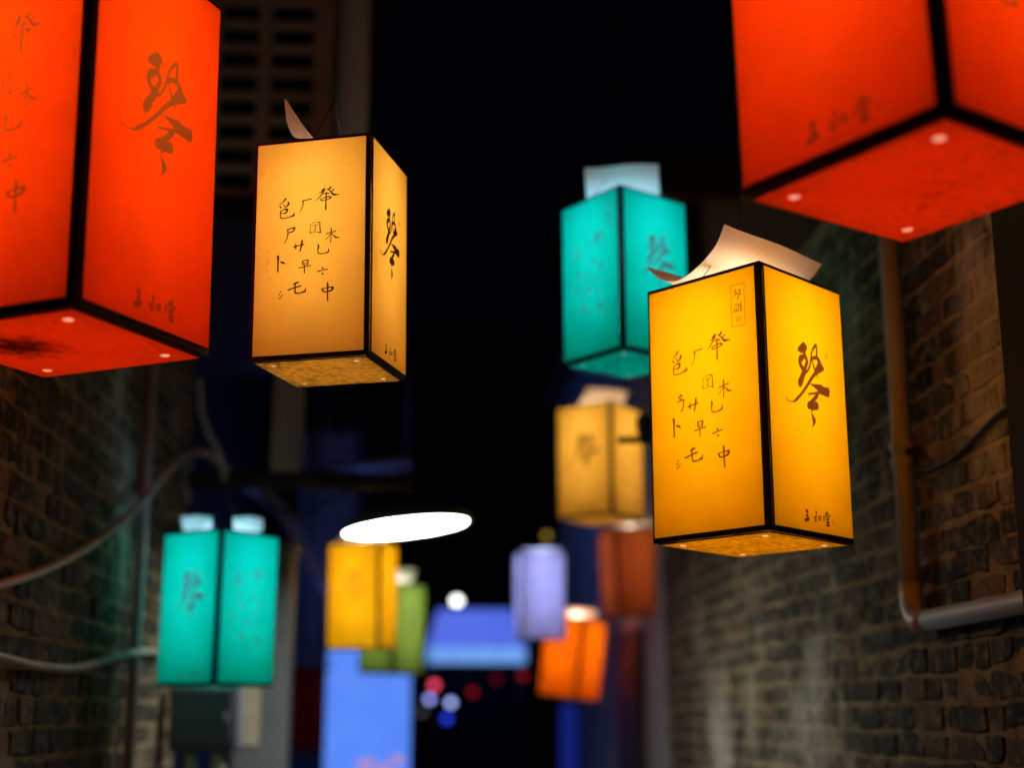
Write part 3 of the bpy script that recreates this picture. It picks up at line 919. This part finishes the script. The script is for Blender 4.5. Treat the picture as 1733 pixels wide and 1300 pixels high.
def paper(name, col, ink_col, seal_col, image=None, dirt=0.0, dirt_scale=30, seed=0.0, grime=.0, soot=None):
    """thin backlit sheet: translucent and diffuse, with flat print and specks"""
    m, nt, out = new_mat(name)
    L = nt.links
    tc = node(nt, 'ShaderNodeTexCoord')
    mp = node(nt, 'ShaderNodeMapping')
    mp.inputs['Location'].default_value = (seed, seed * 1.7, seed * .6)
    L.new(tc.outputs['Object'], mp.inputs[0])
    fib = node(nt, 'ShaderNodeTexNoise', in_Scale=9, in_Detail=5)
    L.new(mp.outputs[0], fib.inputs['Vector'])
    var = node(nt, 'ShaderNodeMapRange')
    var.inputs['From Min'].default_value, var.inputs['From Max'].default_value = .3, .7
    var.inputs['To Min'].default_value, var.inputs['To Max'].default_value = .93, 1.05
    L.new(fib.outputs['Fac'], var.inputs[0])
    base = node(nt, 'ShaderNodeMix', data_type='RGBA', blend_type='MULTIPLY')
    base.inputs['Factor'].default_value = 1
    base.inputs['A'].default_value = rgba(col)
    L.new(var.outputs[0], base.inputs['B'])
    last = base.outputs['Result']
    if dirt:
        nz = node(nt, 'ShaderNodeTexNoise', in_Scale=dirt_scale, in_Detail=7, in_Roughness=.7)
        L.new(mp.outputs[0], nz.inputs['Vector'])
        big = node(nt, 'ShaderNodeTexNoise', in_Scale=5, in_Detail=2)
        L.new(mp.outputs[0], big.inputs['Vector'])
        add = node(nt, 'ShaderNodeMath', operation='MULTIPLY_ADD')
        L.new(big.outputs['Fac'], add.inputs[0])
        add.inputs[1].default_value = .35
        L.new(nz.outputs['Fac'], add.inputs[2])
        th = node(nt, 'ShaderNodeMapRange')
        th.inputs['From Min'].default_value, th.inputs['From Max'].default_value = .80 - grime, .92 - grime * .6
        th.inputs['To Max'].default_value = dirt
        L.new(add.outputs[0], th.inputs[0])
        mx = node(nt, 'ShaderNodeMix', data_type='RGBA')
        L.new(th.outputs[0], mx.inputs['Factor'])
        L.new(last, mx.inputs['A'])
        mx.inputs['B'].default_value = rgba([c * .16 + .004 for c in col])
        last = mx.outputs['Result']
    if soot:                                   # a black stain of soot round (x, y), radius r
        sx, sy, sr = soot
        wob = node(nt, 'ShaderNodeTexNoise', in_Scale=28, in_Detail=6, in_Roughness=.7)
        L.new(tc.outputs['Object'], wob.inputs['Vector'])
        dist = node(nt, 'ShaderNodeVectorMath', operation='DISTANCE')
        dist.inputs[1].default_value = (sx, sy, 0)
        L.new(tc.outputs['Object'], dist.inputs[0])
        md = node(nt, 'ShaderNodeMath', operation='MULTIPLY_ADD')
        md.inputs[1].default_value, md.inputs[2].default_value = -sr * 2.2, 0
        L.new(wob.outputs['Fac'], md.inputs[0])
        L.new(dist.outputs['Value'], md.inputs[2])
        rr = node(nt, 'ShaderNodeMapRange')
        rr.inputs['From Min'].default_value, rr.inputs['From Max'].default_value = -sr * .75, sr * .15
        rr.inputs['To Min'].default_value, rr.inputs['To Max'].default_value = .92, 0
        L.new(md.outputs[0], rr.inputs[0])
        mx = node(nt, 'ShaderNodeMix', data_type='RGBA')
        L.new(rr.outputs[0], mx.inputs['Factor'])
        L.new(last, mx.inputs['A'])
        mx.inputs['B'].default_value = (.02, .004, .003, 1)
        last = mx.outputs['Result']
    if image is not None:
        tx = node(nt, 'ShaderNodeTexImage', image=image, extension='CLIP')
        uv = node(nt, 'ShaderNodeUVMap', uv_map='UVMap')
        L.new(uv.outputs[0], tx.inputs[0])
        sp = node(nt, 'ShaderNodeSeparateColor')
        L.new(tx.outputs['Color'], sp.inputs[0])
        sl = node(nt, 'ShaderNodeMath', operation='MULTIPLY')
        sl.inputs[1].default_value = .55
        L.new(sp.outputs[1], sl.inputs[0])
        m1 = node(nt, 'ShaderNodeMix', data_type='RGBA')
        L.new(sl.outputs[0], m1.inputs['Factor'])
        L.new(last, m1.inputs['A'])
        m1.inputs['B'].default_value = rgba(seal_col)
        m2 = node(nt, 'ShaderNodeMix', data_type='RGBA')
        L.new(sp.outputs[0], m2.inputs['Factor'])
        L.new(m1.outputs['Result'], m2.inputs['A'])
        m2.inputs['B'].default_value = rgba(ink_col)
        last = m2.outputs['Result']
    tr = node(nt, 'ShaderNodeBsdfTranslucent')
    df = node(nt, 'ShaderNodeBsdfDiffuse')
    mix = node(nt, 'ShaderNodeMixShader', in_0=.6)
    L.new(last, tr.inputs[0])
    L.new(last, df.inputs[0])
    L.new(tr.outputs[0], mix.inputs[1])
    L.new(df.outputs[0], mix.inputs[2])
    L.new(mix.outputs[0], out.inputs[0])
    return m


def film(name, col, share=.82):
    m, nt, out = new_mat(name)
    tr = node(nt, 'ShaderNodeBsdfTranslucent')
    df = node(nt, 'ShaderNodeBsdfDiffuse')
    tr.inputs[0].default_value = df.inputs[0].default_value = rgba(col)
    mix = node(nt, 'ShaderNodeMixShader', in_0=share)
    nt.links.new(tr.outputs[0], mix.inputs[1])
    nt.links.new(df.outputs[0], mix.inputs[2])
    nt.links.new(mix.outputs[0], out.inputs[0])
    return m


M_FILM = film('curled_film', (.95, .91, .86))
M_PLUG = film('clear_plug', (.98, .92, .88), .1)
WARM, WHITE, COOL = (1.0, .80, .58), (1.0, .92, .80), (.47, .62, 1.0)

#         paper colour          ink                  seal               lamp  power
KINDS = {
    'red': ((.97, .076, .002), (.26, .066, .010), (.7, .08, .01), WARM, 18.0),
    'yellow': ((.97, .535, .002), (.14, .046, .008), (.75, .20, .003), WARM, 22.5),
    'lemon': ((.95, .58, .008), (.50, .26, .02), (.7, .3, .01), WARM, 16.0),
    'amber': ((.92, .575, .085), (.035, .012, .004), (.6, .2, .02), WARM, 17.0),
    'turquoise': ((.003, .90, .56), (.12, .20, .19), (.1, .45, .38), COOL, 16.5),
    'green': ((.34, .52, .10), (.22, .28, .08), (.2, .3, .05), WHITE, 13.0),
    'white': ((.86, .74, .98), (.22, .25, .5), (.4, .4, .7), COOL, 13.0),
    'orange': ((.98, .25, .004), (.7, .11, .01), (.8, .15, .01), WARM, 18.0),
    'brown': ((.70, .17, .045), (.4, .08, .02), (.5, .1, .02), WARM, 5.8),
}
PAPER = {}


def paper_set(kind, seed, soot=None):
    col, ink, seal, lampcol, power = KINDS[kind]
    P = {}
    for im in ('notes', 'notes_title', 'qin'):
        P[im] = paper(kind + '_paper_' + im, col, ink, seal, IMG[im], .55 if kind == 'amber' else .35, 80, seed, -.02)
    P['bottom'] = paper(kind + '_paper_bottom', [c * .96 for c in col], ink, seal, None, .5 if kind == 'red' else .7, 60, seed + 5, .08 if kind == 'red' else .2, soot)
    P['tube'] = glow(kind + '_lamp', lampcol, power)
    return P


def bar(x0, x1, y0, y1, z0, z1):
    return MB().box(x0, x1, y0, y1, z0, z1, .0012)


def sheet_panel(w, h, mats, gap, bow=.0012, seed=0, rim=.006):
    """backlit sheet w x h in the plane y = 0, facing -y, with a folded black edge running back to the frame"""
    nx, nz_ = 6, 10
    V, F, M, UV = [], [], [], {}
    for k in range(nz_ + 1):
        for i in range(nx + 1):
            x, z = w * i / nx, h * k / nz_
            inner = (0 < i < nx) and (0 < k < nz_)
            y = bow * noise.noise(Vector((seed * 3.3 + x * 9, z * 7, 1.5))) if inner else 0
            V.append((x, y, z))
            UV[len(V) - 1] = (i / nx, k / nz_)
    for k in range(nz_):
        for i in range(nx):
            a = k * (nx + 1) + i
            F.append((a, a + 1, a + nx + 2, a + nx + 1))
            M.append(0)
    rimv = [0, nx, (nz_ + 1) * (nx + 1) - 1, nz_ * (nx + 1)]
    n0 = len(V)
    for r in rimv:
        V.append((V[r][0], rim, V[r][2]))
    for i in range(4):
        j = (i + 1) % 4
        F.append((rimv[j], rimv[i], n0 + i, n0 + j))
        M.append(1)
    me = bpy.data.meshes.new('paper_panel')
    me.from_pydata(V, [], F)
    for m in mats:
        me.materials.append(m)
    me.polygons.foreach_set('material_index', M)
    uvl = me.uv_layers.new(name='UVMap')
    for lo in me.loops:
        uv = UV.get(lo.vertex_index)
        if uv:                                    # the print covers the full 300 x 559 mm frame
            uvl.data[lo.index].uv = (gap + uv[0] * (1 - 2 * gap), gap * .54 + uv[1] * (1 - 1.08 * gap))
    me.update()
    return me


def bottom_panel(w, mats, hole, inset, rim):
    """square sheet in the plane z = 0 with four round holes near its corners"""
    V, F, M = [], [], []
    h = w / 2
    s = 2 * inset
    cuts = [-h, -h + s, h - s, h]
    idx = {}
    for i, x in enumerate(cuts):
        for j, y in enumerate(cuts):
            idx[i, j] = len(V)
            V.append((x, y, 0))
    for i in range(3):
        for j in range(3):
            q = [idx[i, j], idx[i, j + 1], idx[i + 1, j + 1], idx[i + 1, j]]
            if i != 1 and j != 1:
                cx, cy_ = (cuts[i] + cuts[i + 1]) / 2, (cuts[j] + cuts[j + 1]) / 2
                n0 = len(V)
                for k in range(12):
                    an = 2 * math.pi * k / 12 + math.radians(225)
                    V.append((cx + hole * math.cos(an), cy_ + hole * math.sin(an), 0))
                # corner order of q runs -- , -+ , ++ , +- : clockwise; circle runs anticlockwise from --
                qc = [q[0], q[3], q[2], q[1]]
                for c in range(4):
                    a, b = qc[c], qc[(c + 1) % 4]
                    r0 = [n0 + (3 * c + t) % 12 for t in range(4)]
                    F.append((a, b, r0[3], r0[2]))
                    F.append((a, r0[2], r0[1]))
                    F.append((a, r0[1], r0[0]))
                    M.extend((0, 0, 0))
            else:
                F.append(tuple(q))
                M.append(0)
    rimv = [idx[0, 0], idx[3, 0], idx[3, 3], idx[0, 3]]
    n0 = len(V)
    for r in rimv:
        V.append((V[r][0], V[r][1], rim))
    for i in range(4):
        j = (i + 1) % 4
        F.append((rimv[i], rimv[j], n0 + j, n0 + i))
        M.append(1)
    me = bpy.data.meshes.new('bottom_panel')
    me.from_pydata(V, [], F)
    for m in mats:
        me.materials.append(m)
    me.polygons.foreach_set('material_index', M)
    me.update()
    spots = [(sx * (h - inset), sy * (h - inset)) for sx in (-1, 1) for sy in (-1, 1)]
    return me, spots


def curled_sheet(name, parent, ang, prof, z0, thick=.0007, mat=None):
    """film bent along its profile: rows of (s, z, w0, w1), generator turned by ang"""
    rows = spline([(s, z, a) for s, z, a, b in prof], 5)
    rows_b = spline([(s, z, b) for s, z, a, b in prof], 5)
    c, s_ = math.cos(ang), math.sin(ang)
    V, F = [], []
    n = 8
    for r, rb in zip(rows, rows_b):
        for i in range(n + 1):
            g = r.z + (rb.z - r.z) * i / n
            y = r.x
            V.append((g * c - y * s_, g * s_ + y * c, z0 + r.y + .003 * math.sin(i * .8 + r.x * 30)))
    for k in range(len(rows) - 1):
        for i in range(n):
            a = k * (n + 1) + i
            F.append((a, a + 1, a + n + 2, a + n + 1))
    me = bpy.data.meshes.new(name)
    me.from_pydata(V, [], F)
    me.materials.append(mat or M_FILM)
    me.polygons.foreach_set('use_smooth', [True] * len(me.polygons))
    o = link(name, me, parent)
    return o


LANTERN_H = .5587
GROUP = 'box lanterns hung along the alley'


def lantern(label, kind, q, left_print, right_print, sheets=(), a=.30, s=1.0, seed=0, dirt_spot=None):
    x, y, z, yaw, tx, ty = q
    P = paper_set(kind, seed * 2.37, dirt_spot)
    l = Vector((-math.cos(yaw), math.sin(yaw), 0))
    r = Vector((math.sin(yaw), math.cos(yaw), 0))
    up = Vector((math.sin(tx), math.sin(ty), 1)).normalized()
    l = (l - up * l.dot(up)).normalized()
    r = l.cross(up)
    if r.y < 0 and abs(r.y) > .05:
        r = -r
    a, h = a * s, LANTERN_H * s
    base = CAM + Vector((x, y, z)) * s + (l + r) * (a / 2)
    root = empty('box_lantern')
    M = Matrix.Identity(4)
    for i in range(3):
        M[i][0], M[i][1], M[i][2], M[i][3] = r[i], l[i], up[i], base[i]
    root.matrix_world = M
    tag(root, label, 'lantern', GROUP)
    w = .0115 * s
    e = a / 2
    for sx in (-1, 1):
        for sy in (-1, 1):
            x0, y0 = (e - w if sx > 0 else -e), (e - w if sy > 0 else -e)
            bar(x0, x0 + w, y0, y0 + w, 0, h).build('frame_post', M_FRAME, root)
    for zz in (0, h - w):
        for sg in (-1, 1):
            p0 = e - w if sg > 0 else -e
            bar(-e + w, e - w, p0, p0 + w, zz, zz + w).build('frame_rail', M_FRAME, root)
            bar(p0, p0 + w, -e + w, e - w, zz, zz + w).build('frame_rail', M_FRAME, root)
    off, pw, ph_ = .005 * s, a - 1.7 * w, h - 1.7 * w
    faces = [((-1, 0), left_print), ((0, -1), right_print), ((1, 0), left_print), ((0, 1), right_print)]
    for k, (nrm, im) in enumerate(faces):
        me = sheet_panel(pw, ph_, (P[im], M_FRAME), .85 * w / a, (.0028 if s < 1.2 else .002) * s, seed + k, off * .9)
        o = link('paper_panel', me, root)
        n = Vector((nrm[0], nrm[1], 0))
        u = Vector((-nrm[1], nrm[0], 0))
        o_ = n * (e + off) - u * (pw / 2) + Vector((0, 0, .85 * w))
        mm = Matrix.Identity(4)
        for i in range(3):
            mm[i][0], mm[i][1], mm[i][2], mm[i][3] = u[i], -n[i], (0, 0, 1)[i], o_[i]
        o.matrix_local = mm
    bm_, spots = bottom_panel(a - 1.6 * w, (P['bottom'], M_FRAME), .0075 * s, .036 * s, .003 * s)
    bo = link('bottom_panel', bm_, root)
    bo.location = (0, 0, -.0035 * s)
    for px_, py_ in spots:
        c = MB().lathe([(0, -.0012 * s), (.006 * s, -.0012 * s), (.0074 * s, 0)], 12).build('screw_cap', M_PLUG, bo, smooth=True)
        c.location = (px_, py_, 0)
    # lamp tube inside, on a thin crossbar under the open top
    MB().lathe([(0, .0), (.017 * s, 0), (.017 * s, .20 * s), (.024 * s, .24 * s), (.028 * s, .33 * s), (.026 * s, .43 * s), (.024 * s, .465 * s), (0, .455 * s)], 16).build('lamp_tube', P['tube'], root).location = (0, 0, .10 * s)
    MB().box(-e + w, e - w, -.005 * s, .005 * s, h - w, h - w * .4).build('crossbar', M_FRAME, root)
    MB().tube([(0, 0, h - w), (0, 0, .547 * s)], .008 * s, 8).build('lamp_holder', M_FRAME, root)
    hang = MB()
    tip = Vector((0, 0, h + .16 * s))
    for sg in (-1, 1):
        hang.tube([(sg * (e - w / 2), 0, h), tuple(tip)], .0011, 5)
    inv = M.inverted()
    zc = 2.95 + EYE
    topw = M @ tip
    end = Vector((topw.x, topw.y, zc))
    hang.tube([tuple(tip), tuple(inv @ end)], .0013, 5)
    hang.build('hanger_wire', M_WIRE, root)
    for sh in sheets:
        curled_sheet('top_sheet', root, R(sh[0]), [(p[0] * s, p[1] * s, p[2] * s, p[3] * s) for p in sh[1]], h)
    return root, end


ends = []


def hang(*args, **kw):
    o, e = lantern(*args, **kw)
    ends.append((e, args[0]))
    return o


FLAT = lambda zs: [(-.10, zs, -.12, .12), (-.05, zs * .7, -.12, .12), (.0, zs * .4, -.12, .12), (.06, .006, -.11, .11), (.11, .008, -.1, .1)]

hang('yellow lantern with a framed title and a wide curled cream sheet on top', 'yellow',
     (.508, 2.738, .352, .795, .002, .016), 'notes_title', 'qin', s=1.08, seed=1, sheets=[
         (0, [(-.066, .104, -.150, .218), (-.042, .066, -.148, .20), (-.005, .034, -.148, .18), (.035, .013, -.146, .15), (.07, .006, -.145, .14),
              (.105, .018, -.148, .12), (.135, .044, -.150, .10), (.150, .062, -.148, .08)])])
hang('amber lantern below the lattice bay with a pointed film leaf on top', 'amber',
     (-.340, 3.197, .827, .218, -.011, -.019), 'notes', 'qin', s=.92, seed=2, sheets=[
         (-35, [(-.075, .001, -.14, -.04), (-.055, .004, -.15, -.06), (-.04, .02, -.155, -.08), (-.028, .05, -.16, -.105), (-.018, .085, -.16, -.13), (-.010, .118, -.158, -.152)])])
hang('large red lantern cropped by the left edge of the picture', 'red',
     (-.555, 1.699, .505, .385, -.015, -.003), 'notes', 'qin', s=1.4, seed=3, dirt_spot=(-.03, .07, .085), sheets=[(20, FLAT(.05))])
hang('large red lantern cropped by the top right corner of the picture', 'red',
     (.454, 1.353, .612, .942, -.018, .004), 'qin', 'notes', s=1.4, seed=4, sheets=[(70, FLAT(.05))])
hang('turquoise lantern partly hidden behind the yellow lantern with the curled cream sheet', 'turquoise',
     (.356, 4.322, 1.138, .914, -.002, -.001), 'notes_title', 'qin', seed=5, sheets=[
         (-45, [(-.085, .115, -.125, .125), (-.05, .08, -.125, .125), (.0, .042, -.125, .125), (.05, .014, -.12, .12), (.11, .006, -.08, .08)])])
hang('turquoise lantern at lower left with two bright flaps of film on top', 'turquoise',
     (-1.052, 5.041, .096, .595, .005, -.002), 'qin', 'notes', seed=6, sheets=[
         (-50, [(-.06, .06, -.15, -.035), (-.02, .034, -.15, -.04), (.02, .012, -.14, -.05), (.06, .004, -.1, -.05)]),
         (-50, [(-.06, .06, .04, .15), (-.02, .034, .04, .15), (.02, .012, .04, .14), (.06, .004, .04, .1)])])
hang('amber lantern below the upper turquoise lantern', 'amber',
     (.4804, 6.6559, .9317, .60, 0, 0), 'qin', 'notes', a=.312, seed=7, sheets=[(-30, [(-.09, .085, -.12, .12), (-.06, .06, -.12, .12), (-.01, .02, -.12, .12), (.08, .006, -.1, .1)])])
hang('dim reddish brown lantern below the far amber lantern', 'brown',
     (.6826, 8.9186, .5978, 1.3, -.05, -.045), 'qin', 'notes', a=.325, seed=8, sheets=[(0, FLAT(.05))])
hang('lavender white lantern in the distance right of the blue canopy', 'white',
     (.0603, 8.9446, .4509, 1.42, .004, -.05), 'qin', 'notes', a=.285, seed=9, sheets=[(0, FLAT(.02))])
hang('orange lantern hanging tilted below the lavender white lantern', 'orange',
     (.4373, 9.7788, .0906, .5783, .114, -.0215), 'qin', 'notes', a=.315, seed=10, sheets=[(-40, FLAT(.06))])
hang('far yellow lantern under the round white pendant lamp', 'lemon',
     (-.6901, 7.3332, .3192, .2401, -.0055, -.05), 'qin', 'notes', a=.288, seed=11, sheets=[(0, FLAT(.02))])
hang('olive green lantern half hidden behind the far yellow lantern', 'green',
     (-.7353, 8.7504, .2359, .6557, .02, -.0152), 'notes', 'qin', a=.287, seed=12, sheets=[(-40, FLAT(.09))])

# cables across the alley that carry the lanterns
CARRIES = ['yellow lantern with the curled cream sheet', 'amber lantern below the lattice bay', 'large red lantern at the left edge',
           'large red lantern at the top right', 'upper turquoise lantern', 'turquoise lantern at lower left', 'far amber lantern',
           'reddish brown lantern', 'lavender white lantern', 'tilted orange lantern', 'far yellow lantern', 'olive green lantern']
for (e, _), what in zip(ends, CARRIES):
    X = e.x * CA + e.y * SA
    Y = -e.x * SA + e.y * CA
    lo, hi = (-1.08 if Y < 6.5 else bx1 - .03), 2.47
    if Y > 7.5:
        hi = 1.52
    A, B = (lo, Y, 3.02 if Y < 6.5 else 3.25), (hi, Y + .02, 3.1)
    pts = [al(*A), e + Vector((0, 0, .0)), al(*B)]
    c = MB().tube([p - pts[0] for p in pts], .002, 6).build('support_cable', M_WIRE)
    c.location = pts[0]
    tag(c, 'thin dark cable strung across the alley above the ' + what, 'cable', 'support cables strung across the alley')
